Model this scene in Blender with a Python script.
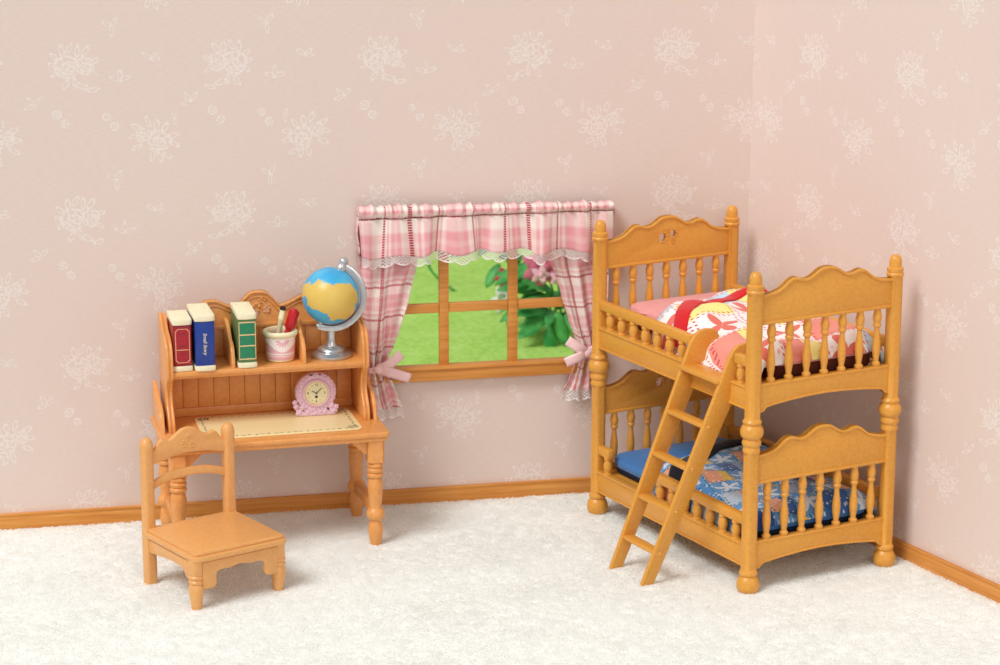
import bpy, bmesh, math, random
import numpy as np
from mathutils import Vector, Matrix, Euler
PI = math.pi
for o in list(bpy.data.objects): bpy.data.objects.remove(o)
SC = bpy.context.scene
COL = SC.collection

def lin(c):
    return tuple(((v/255)/12.92 if v/255 <= .04045 else ((v/255+.055)/1.055)**2.4) for v in c)

# ------------------------------------------------------------------ camera, world, light, exposure
cd = bpy.data.cameras.new('camera'); cam = bpy.data.objects.new('camera', cd); COL.objects.link(cam); SC.camera = cam
yaw, pit, rol = -0.2112, 0.2423, 0.0011
fw = Vector((-math.sin(yaw)*math.cos(pit), math.cos(yaw)*math.cos(pit), -math.sin(pit)))
rt = Vector((math.cos(yaw), math.sin(yaw), 0)); up = rt.cross(fw)
rt2 = rt*math.cos(rol)+up*math.sin(rol); up2 = -rt*math.sin(rol)+up*math.cos(rol)
cam.matrix_world = Matrix(((rt2.x, up2.x, -fw.x, -4.111), (rt2.y, up2.y, -fw.y, -12.7898), (rt2.z, up2.z, -fw.z, 4.1632), (0, 0, 0, 1)))
cd.sensor_width = 36; cd.lens = 36*2505.4/1000
cd.dof.use_dof = True; cd.dof.focus_distance = 12.15; cd.dof.aperture_fstop = 2.2
cd.clip_end = 200

W = bpy.data.worlds.new('world'); SC.world = W; W.use_nodes = True
bg = W.node_tree.nodes['Background']; bg.inputs[0].default_value = (*lin((255, 247, 242)), 1); bg.inputs[1].default_value = .43

def area(name, loc, target, sx, sy, power, col):
    l = bpy.data.lights.new(name, 'AREA'); l.shape = 'RECTANGLE'; l.size = sx; l.size_y = sy; l.energy = power; l.color = col
    o = bpy.data.objects.new(name, l); COL.objects.link(o); o.location = loc
    o.rotation_euler = (Vector(target)-Vector(loc)).to_track_quat('-Z', 'Y').to_euler(); return o
area('softbox', (-18.5, -13.5, 26), (-1.2, -.6, .6), 12, 12, 6700, (.985, .99, .995))
area('fill_softbox', (-.5, -17, 7.5), (-1.5, -.5, .8), 7, 5, 350, (1, .975, .96))

SC.view_settings.view_transform = 'Standard'; SC.view_settings.look = 'None'
SC.view_settings.gamma = 1; SC.view_settings.use_curve_mapping = False
SC.view_settings.exposure = 0.1

# ------------------------------------------------------------------ node helpers
class G:
    """Small wrapper that writes shader math as nodes."""
    def __init__(s, name):
        s.m = bpy.data.materials.new(name); s.m.use_nodes = True; s.t = s.m.node_tree
        s.b = s.t.nodes['Principled BSDF']; s.out = s.t.nodes['Material Output']
    def n(s, typ, **kw):
        x = s.t.nodes.new(typ)
        for k, v in kw.items(): setattr(x, k, v)
        return x
    def put(s, inp, v):
        if v is None: return
        if hasattr(v, 'is_output') or isinstance(v, bpy.types.NodeSocket): s.t.links.new(v, inp)
        elif isinstance(v, (tuple, list)) and len(v) == 3 and inp.type == 'RGBA': inp.default_value = (*v, 1)
        else: inp.default_value = v
    def math(s, op, a, b=None, c=None, clamp=False):
        x = s.n('ShaderNodeMath', operation=op); x.use_clamp = clamp
        for i, v in enumerate((a, b, c)): s.put(x.inputs[i], v)
        return x.outputs[0]
    def coord(s, kind='Object'):
        return s.n('ShaderNodeTexCoord').outputs[kind]
    def uv(s):
        x = s.n('ShaderNodeUVMap'); x.uv_map = 'UVMap'; return x.outputs[0]
    def sep(s, v):
        x = s.n('ShaderNodeSeparateXYZ'); s.put(x.inputs[0], v); return x.outputs[0], x.outputs[1], x.outputs[2]
    def comb(s, x_, y_, z_=0.0):
        x = s.n('ShaderNodeCombineXYZ')
        for i, v in enumerate((x_, y_, z_)): s.put(x.inputs[i], v)
        return x.outputs[0]
    def tex(s, vec, loc=(0, 0, 0), rot=0, sc=(1, 1, 1)):
        x = s.n('ShaderNodeMapping', vector_type='TEXTURE'); s.put(x.inputs[0], vec)
        x.inputs[1].default_value = loc; x.inputs[2].default_value = (0, 0, rot); x.inputs[3].default_value = sc
        return x.outputs[0]
    def length(s, v):
        x = s.n('ShaderNodeVectorMath', operation='LENGTH'); s.put(x.inputs[0], v); return x.outputs['Value']
    def noise(s, vec, scale, detail=2, rough=.5, dist=0, out=0):
        x = s.n('ShaderNodeTexNoise'); s.put(x.inputs['Vector'], vec); x.inputs['Scale'].default_value = scale
        x.inputs['Detail'].default_value = detail; x.inputs['Roughness'].default_value = rough; x.inputs['Distortion'].default_value = dist
        return x.outputs[out]
    def mix(s, f, a, b, blend='MIX'):
        x = s.n('ShaderNodeMix', data_type='RGBA', blend_type=blend)
        s.put(x.inputs[0], f); s.put(x.inputs[6], a); s.put(x.inputs[7], b); return x.outputs[2]
    def smooth(s, v, a, b):
        x = s.n('ShaderNodeMapRange', interpolation_type='SMOOTHSTEP'); s.put(x.inputs[0], v)
        x.inputs[1].default_value = a; x.inputs[2].default_value = b; return x.outputs[0]
    def ramp(s, v, stops, const=False):
        x = s.n('ShaderNodeValToRGB'); s.put(x.inputs[0], v); r = x.color_ramp
        if const: r.interpolation = 'CONSTANT'
        while len(r.elements) < len(stops): r.elements.new(.5)
        for e, (p, c) in zip(r.elements, stops): e.position = p; e.color = (*c, 1)
        return x.outputs[0]
    def bump(s, h, strength=.3, dist=.01):
        x = s.n('ShaderNodeBump'); s.put(x.inputs['Height'], h); x.inputs['Strength'].default_value = strength
        x.inputs['Distance'].default_value = dist; s.t.links.new(x.outputs[0], s.b.inputs['Normal'])
    def fin(s, col, rough=.5, spec=.5, metal=0, sheen=0, sss=0):
        s.put(s.b.inputs['Base Color'], col); s.put(s.b.inputs['Roughness'], rough)
        s.b.inputs['Specular IOR Level'].default_value = spec; s.b.inputs['Metallic'].default_value = metal
        s.b.inputs['Sheen Weight'].default_value = sheen
        return s.m

def plastic(name, c1, c2, rough=.38, speck=60, spec=.4, bump=.12):
    g = G(name); co = g.coord()
    n1 = g.noise(co, speck, 3, .7); n2 = g.noise(co, 5, 2)
    f = g.math('ADD', g.math('MULTIPLY', g.smooth(n1, .35, .65), .6), g.math('MULTIPLY', n2, .4))
    g.bump(n1, bump, .003)
    return g.fin(g.mix(f, lin(c1), lin(c2)), rough, spec)
def plain(name, c, rough=.5, spec=.5, metal=0, sheen=0):
    g = G(name); co = g.coord(); n = g.noise(co, 30, 2)
    a = lin(c); b = tuple(v*.93 for v in a)
    return g.fin(g.mix(g.smooth(n, .3, .7), a, b), rough, spec, metal, sheen)

M = {}
M['desk'] = plastic('desk_wood', (237, 168, 96), (226, 152, 80), .3, 40, .5)
M['chair'] = plastic('chair_wood', (236, 176, 108), (228, 163, 95), .34, 40, .5)
M['bed'] = plastic('bed_wood', (232, 167, 72), (218, 151, 56), .33, 75, .5, .2)
M['cream'] = plain('cream_plastic', (246, 238, 196), .45)
M['pagecream'] = plain('page_cream', (248, 240, 205), .5)
M['red'] = plain('book_red', (150, 28, 40), .35)
M['redlabel'] = plain('book_red_label', (176, 24, 44), .35)
M['blue'] = plain('book_blue', (28, 62, 150), .3)
M['green'] = plain('book_green_side', (96, 130, 78), .4)
M['greenlabel'] = plain('book_green', (34, 132, 92), .35)
M['gold'] = plain('pale_gold', (240, 205, 150), .4)
M['silver'] = plain('silver', (206, 208, 210), .28, .5, .8)
M['pink'] = plain('clock_pink', (236, 200, 220), .45)
M['redpen'] = plain('pen_red', (200, 24, 36), .3)
M['black'] = plain('black', (30, 26, 26), .4)
M['ribbon'] = plain('satin_ribbon', (255, 216, 216), .35, .5, 0, .3)
M['dark'] = plain('ink', (70, 60, 50), .5)

def wood_trim():
    g = G('trim_wood'); co = g.coord(); x, y, z = g.sep(co)
    v = g.comb(g.math('MULTIPLY', x, 1.2), g.math('MULTIPLY', y, 25), g.math('MULTIPLY', z, 32))
    n = g.noise(v, 1.6, 4, .6, .4); n2 = g.noise(co, 2.2, 2)
    c = g.ramp(g.math('ADD', g.math('MULTIPLY', n, .75), g.math('MULTIPLY', n2, .25)), [(.3, lin((192, 120, 48))), (.5, lin((218, 148, 70))), (.7, lin((230, 166, 90)))])
    g.bump(n, .1, .003); return g.fin(c, .5, .35)
M['trim'] = wood_trim()

# ---- wallpaper: white line-drawn roses and sprigs on warm pink, repeated on a half-drop lattice
def wallpaper(ox, oy):
    g = G('floral_wallpaper'); co = g.coord(); x, y, z = g.sep(co)
    PX, PY = .79, .785
    wob = g.noise(co, 26, 2, .5, 0, 1)
    wx = g.math('ADD', x, g.math('MULTIPLY', g.math('SUBTRACT', g.sep(wob)[0], .5), .016))
    wz = g.math('ADD', z, g.math('MULTIPLY', g.math('SUBTRACT', g.sep(wob)[1], .5), .016))
    acc = [None]
    def cell(cx, cz, flip):
        u = g.math('SUBTRACT', wx, cx); v = g.math('SUBTRACT', wz, cz)
        kx = g.math('ROUND', g.math('DIVIDE', u, PX))
        uu = g.math('SUBTRACT', u, g.math('MULTIPLY', kx, PX))
        vv = g.math('SUBTRACT', v, g.math('MULTIPLY', g.math('ROUND', g.math('DIVIDE', v, PY)), PY))
        sgn = g.math('SUBTRACT', g.math('MULTIPLY', g.math('PINGPONG', kx, 1.0), 2.0), 1.0)
        if flip: uu = g.math('MULTIPLY', uu, sgn)
        return g.comb(uu, vv)
    def ring(p, cx, cy, rx, ry, rot=0, w=.25, fill=0):
        d = g.length(g.tex(p, (cx, cy, 0), rot, (rx, ry, 1)))
        e = g.math('ABSOLUTE', g.math('SUBTRACT', d, 1.0)) if not fill else g.math('SUBTRACT', d, .5)
        e = g.math('DIVIDE', e, w)
        acc[0] = e if acc[0] is None else g.math('MINIMUM', acc[0], e)
    R = math.radians
    A = cell(ox, oy, True)
    # big rose, second rose
    for (cx, cy, r) in ((-.03, 0, .058), (.06, .005, .044)):
        ring(A, cx, cy, r, r*.92, .2, .13); ring(A, cx+.006, cy-.006, r*.6, r*.5, .5, .2); ring(A, cx-.004, cy+.004, r*.25, r*.22, 0, .45)
        for k in range(3): ring(A, cx+r*.75*math.cos(k*2.1+.6), cy+r*.7*math.sin(k*2.1+.6), r*.5, r*.38, k*2.1+2.2, .22)
    # leaves above, beside and below
    for (cx, cy, l, rot) in ((-.06, .095, .034, 100), (-.015, .11, .03, 60), (.03, .095, .032, 85), (.075, .09, .034, 55), (-.115, .01, .026, 150), (-.1, -.035, .03, 215),
                             (.125, .03, .03, 25), (-.045, -.105, .032, 235), (.01, -.095, .028, 270), (.05, -.115, .036, -20), (.115, -.14, .03, 15), (-.105, .06, .028, 135), (.12, -.04, .024, -30)):
        ring(A, cx*.86, cy*.86, l*.82, l*.34, R(rot), .34)
    B = cell(ox+PX/2, oy-PY/2+.01, True)
    for (cx, cy, r) in ((.03, -.01, .055), (-.05, .025, .038)):
        ring(B, cx, cy, r, r*.8, -.2, .13); ring(B, cx, cy-.004, r*.58, r*.42, -.5, .2); ring(B, cx, cy, r*.25, r*.2, 0, .45)
        for k in range(3): ring(B, cx+r*.8*math.cos(k*2.1), cy+r*.7*math.sin(k*2.1), r*.48, r*.36, k*2.1+1.6, .22)
    for (cx, cy, l, rot) in ((-.03, .105, .03, 110), (.02, .085, .032, 80), (.07, .07, .03, 55), (-.1, .075, .03, 150), (-.115, .02, .028, 190), (-.1, -.045, .03, 205),
                             (.115, .02, .032, 10), (.12, -.03, .03, -25), (-.01, -.1, .03, 250), (.035, -.11, .03, 290), (.08, -.1, .028, 330), (.13, .1, .02, 80), (.125, .14, .02, 100)):
        ring(B, cx*.86, cy*.86, l*.82, l*.36, R(rot), .34)
    # loose sprigs and single florets between the bunches
    for (dx, dy, rots, s) in ((.20, .20, (60, 150, 270), .026), (.235, -.075, (20, 90, 160), .028), (-.20, -.19, (50, 130, 200), .026), (.39, .03, (40, 140, 0), .024)):
        S = cell(ox+dx, oy+dy, False)
        for r_ in rots: ring(S, .024*math.cos(R(r_)), .024*math.sin(R(r_)), s, s*.36, R(r_), .3)
    for (dx, dy, r) in ((-.09, -.24, .02), (.20, -.31, .018), (-.05, -.29, .018), (.16, -.26, .016)):
        S = cell(ox+dx, oy+dy, False); ring(S, 0, 0, r, r, 0, .32); ring(S, 0, 0, r*.3, r*.3, 0, .6)
    line = g.math('SUBTRACT', 1.0, g.smooth(acc[0], .4, 1.25))
    wash = g.math('MULTIPLY', g.smooth(g.noise(co, 70, 3), .3, .6), .9)
    f = g.math('MULTIPLY', g.math('MULTIPLY', line, wash), .70)
    fib = g.noise(g.comb(g.math('MULTIPLY', x, 8), y, g.math('MULTIPLY', z, 90)), 3, 3)
    base = g.mix(g.smooth(fib, .3, .7), lin((231, 214, 204)), lin((227, 208, 198)))
    g.bump(fib, .06, .003)
    return g.fin(g.mix(f, base, lin((243, 239, 234))), .6, .3)
M['paper_back'] = wallpaper(-1.21, 1.64)
M['paper_right'] = wallpaper(.55, 1.66)

# ------------------------------------------------------------------ mesh helpers
def crom(pts, n=6, closed=False):
    P = [Vector(p) for p in pts]; out = []; L = len(P)
    rng = range(L if closed else L-1)
    for i in rng:
        p0 = P[(i-1) % L] if (closed or i > 0) else P[0]; p1 = P[i]; p2 = P[(i+1) % L]; p3 = P[(i+2) % L] if (closed or i+2 < L) else P[-1]
        for k in range(n):
            t = k/n
            out.append(.5*((2*p1)+(-p0+p2)*t+(2*p0-5*p1+4*p2-p3)*t*t+(-p0+3*p1-3*p2+p3)*t**3))
    if not closed: out.append(P[-1])
    return out
XZ = Matrix(((1, 0, 0, 0), (0, 0, -1, 0), (0, 1, 0, 0), (0, 0, 0, 1)))          # sheet drawn in x,z, thick in y
YZ = Matrix(((0, 0, 1, 0), (1, 0, 0, 0), (0, 1, 0, 0), (0, 0, 0, 1)))           # sheet drawn in y,z, thick in x
I4 = Matrix.Identity(4)
T = Matrix.Translation
class MB:
    def __init__(s, off=(0, 0, 0)): s.bm = bmesh.new(); s.off = Vector(off)
    def _add(s, bm2, mat=None):
        me = bpy.data.meshes.new('t'); bm2.to_mesh(me); bm2.free()
        if mat is not None: me.transform(mat)
        s.bm.from_mesh(me); bpy.data.meshes.remove(me); return s
    def box(s, x0, x1, y0, y1, z0, z1, bev=.004, mat=None):
        b = bmesh.new(); bmesh.ops.create_cube(b, size=1)
        for v in b.verts: v.co = Vector(((x0+x1)/2+v.co.x*(x1-x0), (y0+y1)/2+v.co.y*(y1-y0), (z0+z1)/2+v.co.z*(z1-z0)))
        if bev: bmesh.ops.bevel(b, geom=list(b.edges), offset=bev, segments=2, profile=.5, affect='EDGES')
        return s._add(b, mat)
    def lathe(s, prof, loc=(0, 0, 0), seg=20, mat=None, sq=0, cap=True):
        b = bmesh.new(); rings = []
        for p in prof:
            r, z = p[0], p[1]; q = p[2] if len(p) > 2 else sq; ring = []
            for k in range(seg):
                a = 2*PI*(k+.5)/seg; c, sn = math.cos(a), math.sin(a)
                if q:
                    e = q; f = (abs(c)**e+abs(sn)**e)**(-1/e)
                else: f = 1
                ring.append(b.verts.new((r*c*f, r*sn*f, z)))
            rings.append(ring)
        for i in range(len(rings)-1):
            for k in range(seg):
                b.faces.new((rings[i][k], rings[i][(k+1) % seg], rings[i+1][(k+1) % seg], rings[i+1][k]))
        if cap:
            b.faces.new(list(reversed(rings[0]))); b.faces.new(rings[-1])
        m = T(Vector(loc)) @ (mat or I4)
        return s._add(b, m)
    def tube(s, pts, r, seg=10, flat=1.0, upv=(0, 0, 1)):
        b = bmesh.new(); P = [Vector(p) for p in pts]; rings = []
        for i, p in enumerate(P):
            d = (P[min(i+1, len(P)-1)]-P[max(i-1, 0)]).normalized(); u = Vector(upv)
            if abs(d.dot(u)) > .97: u = Vector((0, 1, 0))
            a = d.cross(u).normalized(); c = a.cross(d).normalized(); rr = r[i] if isinstance(r, (list, tuple)) else r
            rings.append([b.verts.new(p+a*rr*math.cos(2*PI*k/seg)+c*rr*flat*math.sin(2*PI*k/seg)) for k in range(seg)])
        for i in range(len(rings)-1):
            for k in range(seg): b.faces.new((rings[i][k], rings[i+1][k], rings[i+1][(k+1) % seg], rings[i][(k+1) % seg]))
        b.faces.new(rings[0]); b.faces.new(list(reversed(rings[-1])))
        bmesh.ops.recalc_face_normals(b, faces=b.faces)
        return s._add(b)
    def ball(s, c, r, seg=16, sc=(1, 1, 1), rot=None):
        b = bmesh.new(); bmesh.ops.create_uvsphere(b, u_segments=seg, v_segments=seg//2+2, radius=r)
        m = T(Vector(c)) @ (rot or I4) @ Matrix.Diagonal((*sc, 1)); return s._add(b, m)
    def sheet(s, loops, th, mat, bev=.004):
        cu = bpy.data.curves.new('c', 'CURVE'); cu.dimensions = '2D'; cu.fill_mode = 'BOTH'
        bev = min(bev, th/2-.0005)
        cu.extrude = th/2-bev; cu.bevel_depth = bev; cu.bevel_resolution = 1; cu.offset = -bev
        for lp in loops:
            sp = cu.splines.new('POLY'); sp.points.add(len(lp)-1); sp.use_cyclic_u = True
            for i, p in enumerate(lp): sp.points[i].co = (p[0], p[1], 0, 1)
        ob = bpy.data.objects.new('c', cu); me = ob.to_mesh(); me2 = me.copy(); ob.to_mesh_clear()
        bpy.data.objects.remove(ob); bpy.data.curves.remove(cu)
        me2.transform(mat); b = bmesh.new(); b.from_mesh(me2); bpy.data.meshes.remove(me2)
        bmesh.ops.remove_doubles(b, verts=b.verts, dist=.0002)
        bmesh.ops.recalc_face_normals(b, faces=b.faces)
        return s._add(b)
    def text(s, txt, size, mat, th=.002, shear=0):
        cu = bpy.data.curves.new('c', 'FONT'); cu.body = txt; cu.size = size; cu.extrude = th; cu.align_x = 'CENTER'; cu.align_y = 'CENTER'; cu.shear = shear
        ob = bpy.data.objects.new('c', cu); me = ob.to_mesh(); me2 = me.copy(); ob.to_mesh_clear()
        bpy.data.objects.remove(ob); bpy.data.curves.remove(cu)
        me2.transform(mat); s.bm.from_mesh(me2); bpy.data.meshes.remove(me2); return s
    def grid(s, fn, nu, nv, uvf=None, closed=False):
        """fn(i,j)->point ; optional uv"""
        b = s.bm; uvl = b.loops.layers.uv.get('UVMap') or b.loops.layers.uv.new('UVMap')
        V = [[b.verts.new(fn(i/(nu-1), j/(nv-1))) for j in range(nv)] for i in range(nu)]
        for i in range(nu-1):
            for j in range(nv-1):
                f = b.faces.new((V[i][j], V[i+1][j], V[i+1][j+1], V[i][j+1]))
                if uvf:
                    for l, (a, c) in zip(f.loops, ((i, j), (i+1, j), (i+1, j+1), (i, j+1))): l[uvl].uv = uvf(a/(nu-1), c/(nv-1))
        return s
    def build(s, name, mat, parent=None, smooth=True, ang=40, solid=0):
        me = bpy.data.meshes.new(name)
        if s.off.length: bmesh.ops.translate(s.bm, verts=s.bm.verts, vec=-s.off)
        s.bm.to_mesh(me); s.bm.free()
        if smooth:
            me.polygons.foreach_set('use_smooth', [True]*len(me.polygons)); me.set_sharp_from_angle(angle=math.radians(ang))
        me.materials.append(M[mat] if isinstance(mat, str) else mat)
        o = bpy.data.objects.new(name, me); COL.objects.link(o)
        if parent is not None: o.parent = parent
        if solid:
            md = o.modifiers.new('solid', 'SOLIDIFY'); md.thickness = solid; md.offset = 0
        return o
def thing(name, label, cat, loc=(0, 0, 0), rz=0, group=None):
    o = bpy.data.objects.new(name, None); COL.objects.link(o); o.location = loc; o.rotation_euler = (0, 0, rz)
    o.empty_display_size = .1; o['label'] = label; o['category'] = cat
    if group: o['group'] = group
    return o
def tag(o, label, cat, group=None, kind=None):
    o['label'] = label; o['category'] = cat
    if group: o['group'] = group
    if kind: o['kind'] = kind
    return o
def struct(o, label=None):
    o['kind'] = 'structure'
    if label: o['label'] = label
    return o

# ------------------------------------------------------------------ room shell
WX0, WX1, WZ0, WZ1 = -2.04, -.935, .745, 1.46        # window opening in the back wall
b = MB(); b.sheet([[(-5.0, 0), (.05, 0), (.05, 3.3), (-5.0, 3.3)], [(WX0, WZ0), (WX0, WZ1), (WX1, WZ1), (WX1, WZ0)]], .1, T((0, .05, 0)) @ XZ, .0001)
wb = struct(b.build('wall_back', 'paper_back', smooth=False), 'back wall in pale pink paper with white roses')
RA = math.atan2(-.9566, .2914)
b = MB(); b.box(0, 4.2, 0, .1, 0, 3.3, 0)
wr = struct(b.build('wall_right', 'paper_right', smooth=False), 'right wall in pale pink paper with white roses'); wr.rotation_euler = (-.0075, 0, RA)
b = MB(); b.box(-5.0, -.005, -.022, 0, 0, .087, .003); b.box(-5.0, -.005, -.026, 0, .078, .088, .002)
struct(b.build('baseboard_back', 'trim'))
b = MB(); b.box(.012, 4.2, -.022, 0, 0, .087, .003); b.box(.012, 4.2, -.026, 0, .078, .088, .002)
bb = struct(b.build('baseboard_right', 'trim')); bb.rotation_euler.z = RA

def fleece():
    g = G('white_fleece'); co = g.coord(); n = g.noise(co, 9, 3)
    return g.fin(g.mix(g.smooth(n, .3, .7), lin((249, 251, 247)), lin((246, 248, 244))), .9, .1, 0, .2)
M['fleece'] = fleece()
def pile():
    g = G('fleece_pile'); tr = g.n('ShaderNodeBsdfTranslucent'); tr.inputs[0].default_value = (*lin((253, 254, 252)), 1)
    g.fin(lin((253, 254, 252)), 1.0, 0); mx = g.n('ShaderNodeMixShader'); mx.inputs[0].default_value = .55
    g.t.links.new(g.b.outputs[0], mx.inputs[1]); g.t.links.new(tr.outputs[0], mx.inputs[2]); g.t.links.new(mx.outputs[0], g.out.inputs[0])
    return g.m
M['pile'] = pile()
fl = MB(); fl.bm.faces.new([fl.bm.verts.new(p) for p in ((-5, .02, 0), (-5, -6, 0), (2.2, -6, 0), (2.2, .02, 0))])
struct(fl.build('floor', 'fleece', smooth=False), 'white fleece covered floor')

def carpet():
    rng = np.random.default_rng(4)
    # tufts, then strands around each tuft
    NT = 57000; K = 10
    tx = rng.uniform(-4.9, 1.7, NT); ty = -rng.uniform(.024, 3.9, NT)
    keep = (tx*.9566+ty*.2914 < -.028)
    tx, ty = tx[keep], ty[keep]; NT = len(tx)
    ang = 2.5*np.sin(tx*2.1+1.3*np.sin(ty*2.7))+2*np.sin(ty*3.3+tx)+rng.normal(0, .9, NT)
    ln = rng.uniform(.007, .012, NT)
    N = NT*K
    ox = np.repeat(tx, K)+rng.normal(0, .021, N); oy = np.repeat(ty, K)+rng.normal(0, .021, N)
    oy = np.minimum(oy, -.004); 
    lim = (ox*.9566+oy*.2914)+.006; m = lim > 0; ox[m] -= lim[m]*.9566; oy[m] -= lim[m]*.2914
    a = np.repeat(ang, K)+rng.normal(0, .35, N); L = np.repeat(ln, K)*rng.uniform(.7, 1.2, N)
    tipx = ox+(np.repeat(tx, K)-ox)*.45+np.cos(a)*L*1.1
    tipy = oy+(np.repeat(ty, K)-oy)*.45+np.sin(a)*L*1.1
    tipy = np.minimum(tipy, -.012)
    P = np.zeros((N, 4, 3), np.float32)
    for k, t in enumerate((0, .35, .7, 1)):
        P[:, k, 0] = ox*(1-t)+tipx*t+rng.normal(0, .002, N)*(k > 0)
        P[:, k, 1] = oy*(1-t)+tipy*t+rng.normal(0, .002, N)*(k > 0)
        P[:, k, 2] = L*(1-(1-t)**2)*.85-.001
    hc = bpy.data.hair_curves.new('carpet_pile'); hc.add_curves([4]*N)
    hc.attributes['position'].data.foreach_set('vector', P.reshape(-1))
    r = hc.attributes.new('radius', 'FLOAT', 'POINT') if 'radius' not in hc.attributes else hc.attributes['radius']
    r.data.foreach_set('value', np.tile(np.array([.0030, .0028, .0022, .0010], np.float32), N))
    hc.materials.append(M['pile'])
    o = bpy.data.objects.new('carpet_pile', hc); COL.objects.link(o)
    tag(o, 'white fluffy fleece pile covering the whole floor', 'carpet', kind='stuff')
carpet()

# ------------------------------------------------------------------ window, lawn and flowers outside
def window():
    y0, y1 = -.022, .03
    r = bpy.data.objects.new('window_1', None); COL.objects.link(r); struct(r, 'wooden window with six panes over the green lawn')
    b = MB()
    b.box(WX0-.05, WX0+.012, y0, y1, WZ0-.06, WZ1+.05, .004); b.box(WX1-.012, WX1+.05, y0, y1, WZ0-.06, WZ1+.05, .004)
    b.box(WX0+.012, WX1-.012, y0, y1, WZ1-.012, WZ1+.05, .004)
    b.build('window_frame', 'trim', r)
    b = MB(); b.box(WX0-.055, WX1+.055, -.05, .05, .692, .765, .006); b.box(WX0-.06, WX1+.06, -.06, .0, .756, .772, .004); b.build('window_sill', 'trim', r)
    for x in (-1.676, -1.300):
        b = MB(); b.box(x-.0255, x+.0255, -.012, .022, .77, WZ1, .003); b.build('muntin', 'trim', r)
    for xa, xb in ((WX0, -1.704), (-1.648, -1.328), (-1.272, WX1)):
        b = MB(); b.box(xa, xb, -.010, .020, 1.058, 1.108, .003); b.build('muntin', 'trim', r)
window()
def lawn():
    g = G('turf'); co = g.coord(); n = g.noise(co, 22, 4, .7); n2 = g.noise(co, 3, 2)
    c = g.ramp(g.math('ADD', g.math('MULTIPLY', n, .7), g.math('MULTIPLY', n2, .3)), [(.3, lin((158, 212, 88))), (.5, lin((186, 234, 114))), (.68, lin((210, 244, 146)))])
    g.bump(n, .6, .03); return g.fin(c, .9, .1)
M['turf'] = lawn()
b = MB()
rr = random.Random(2)
def lawnz(u, v):
    x = -6+u*14; y = .15+v*13
    return (x, y, -.02+.012*math.sin(x*3.1+y*2)+.01*math.sin(y*5.3-x))
b.grid(lawnz, 70, 70)
struct(b.build('lawn', 'turf'), 'bright green lawn outside the window')

def leaf_mat(name, a, c):
    g = G(name); co = g.coord(); n = g.noise(co, 9, 2); return g.fin(g.mix(g.smooth(n, .3, .7), lin(a), lin(c)), .45, .4)
M['leaf'] = leaf_mat('leaf_green', (40, 140, 62), (96, 186, 96))
M['petal_pink'] = plain('petal_pink', (226, 122, 150), .5); M['petal_pale'] = plain('petal_pale', (250, 200, 216), .5)
M['petal_red'] = plain('petal_red', (204, 70, 92), .5); M['petal_white'] = plain('petal_white', (240, 244, 232), .5)
def add_leaf(b, base, d, l, w, droop=.3, nrm=(0, -.6, .8)):
    d = Vector(d).normalized(); n = Vector(nrm); s = d.cross(n).normalized(); n = s.cross(d).normalized(); base = Vector(base)
    N = 7; L_, R_, C_ = [], [], []
    for i in range(N):
        t = i/(N-1); ww = w*math.sin(PI*min(1, t*.93+.05))**.8; c = base+d*l*t-n*droop*l*t*t
        C_.append(b.bm.verts.new(c-n*ww*.25)); L_.append(b.bm.verts.new(c+s*ww)); R_.append(b.bm.verts.new(c-s*ww))
    for i in range(N-1):
        b.bm.faces.new((L_[i], C_[i], C_[i+1], L_[i+1])); b.bm.faces.new((C_[i], R_[i], R_[i+1], C_[i+1]))
def plant(root_loc, name, label, leaves, flowers, stems):
    r = thing(name, label, 'plant', root_loc)
    b = MB()
    for st in stems: b.tube(crom(st, 5), .008, 6)
    b.build('stem', 'leaf', r)
    b = MB()
    for lf in leaves: add_leaf(b, *lf)
    b.build('foliage', 'leaf', r, solid=.004)
    for (c, rad, mat, n) in flowers:
        b = MB(); c = Vector(c)
        for ringk, (m, el, k0) in enumerate(((n, .1, 0), (max(3, n-2), .7, .5))):
            for k in range(m):
                a = 2*PI*(k+k0)/m
                d = Vector((math.cos(a)*math.cos(el), -math.sin(el), math.sin(a)*math.cos(el)))
                add_leaf(b, c, d, rad*(1-.2*ringk), rad*.30, .25, (0, -1, .2))
        b.ball(c+Vector((0, -rad*.15, 0)), rad*.2, 10)
        b.build('blossom', mat, r, solid=.004)
rg = random.Random(7)
# bush around pixel (540, 300): ground point about x -0.25, y 3.5
BX, BY = -.25, 3.6
lv = []
for i in range(46):
    a = rg.uniform(0, 2*PI); z = rg.uniform(.06, .50); rad = .04+.16*rg.random()
    base = (rad*.9*math.cos(a)+.02, rad*.6*math.sin(a), z)
    lv.append((base, (math.cos(a)+rg.uniform(-.3, .3), math.sin(a)*.6-.5, rg.uniform(-.25, .55)), rg.uniform(.16, .27), rg.uniform(.034, .055), rg.uniform(.2, .5)))
for (dx, dz, ax, az) in ((-.08, .16, -.75, -.35), (-.02, .14, -.2, -.9), (.06, .18, .5, -.6), (.1, .22, 1, -.1), (-.1, .22, -1, .1), (.0, .2, .2, -.75), (.12, .12, .9, -.45), (.16, .3, .9, -.2), (.18, .24, 1, .2), (.14, .38, .9, .3), (-.06, .3, -.9, -.1), (-.04, .36, -.8, .4)):
    lv.append(((dx, -.22, dz), (ax, -.3, az), .24, .052, .1))
fl_ = [((-.10, -.26, .53), .155, 'petal_pink', 7), ((-.14, -.33, .49), .07, 'petal_pale', 5), ((-.02, -.33, .46), .06, 'petal_pale', 5)]
st = [[(.02*k, 0, -.02), (.04*k, -.02, .2), (.05*(k-1.5), -.03, .45)] for k in range(4)]
plant((BX, BY, 0), 'flowering_bush', 'leafy green bush with large pink blossom outside the window', lv, fl_, st)
lv = []
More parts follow.
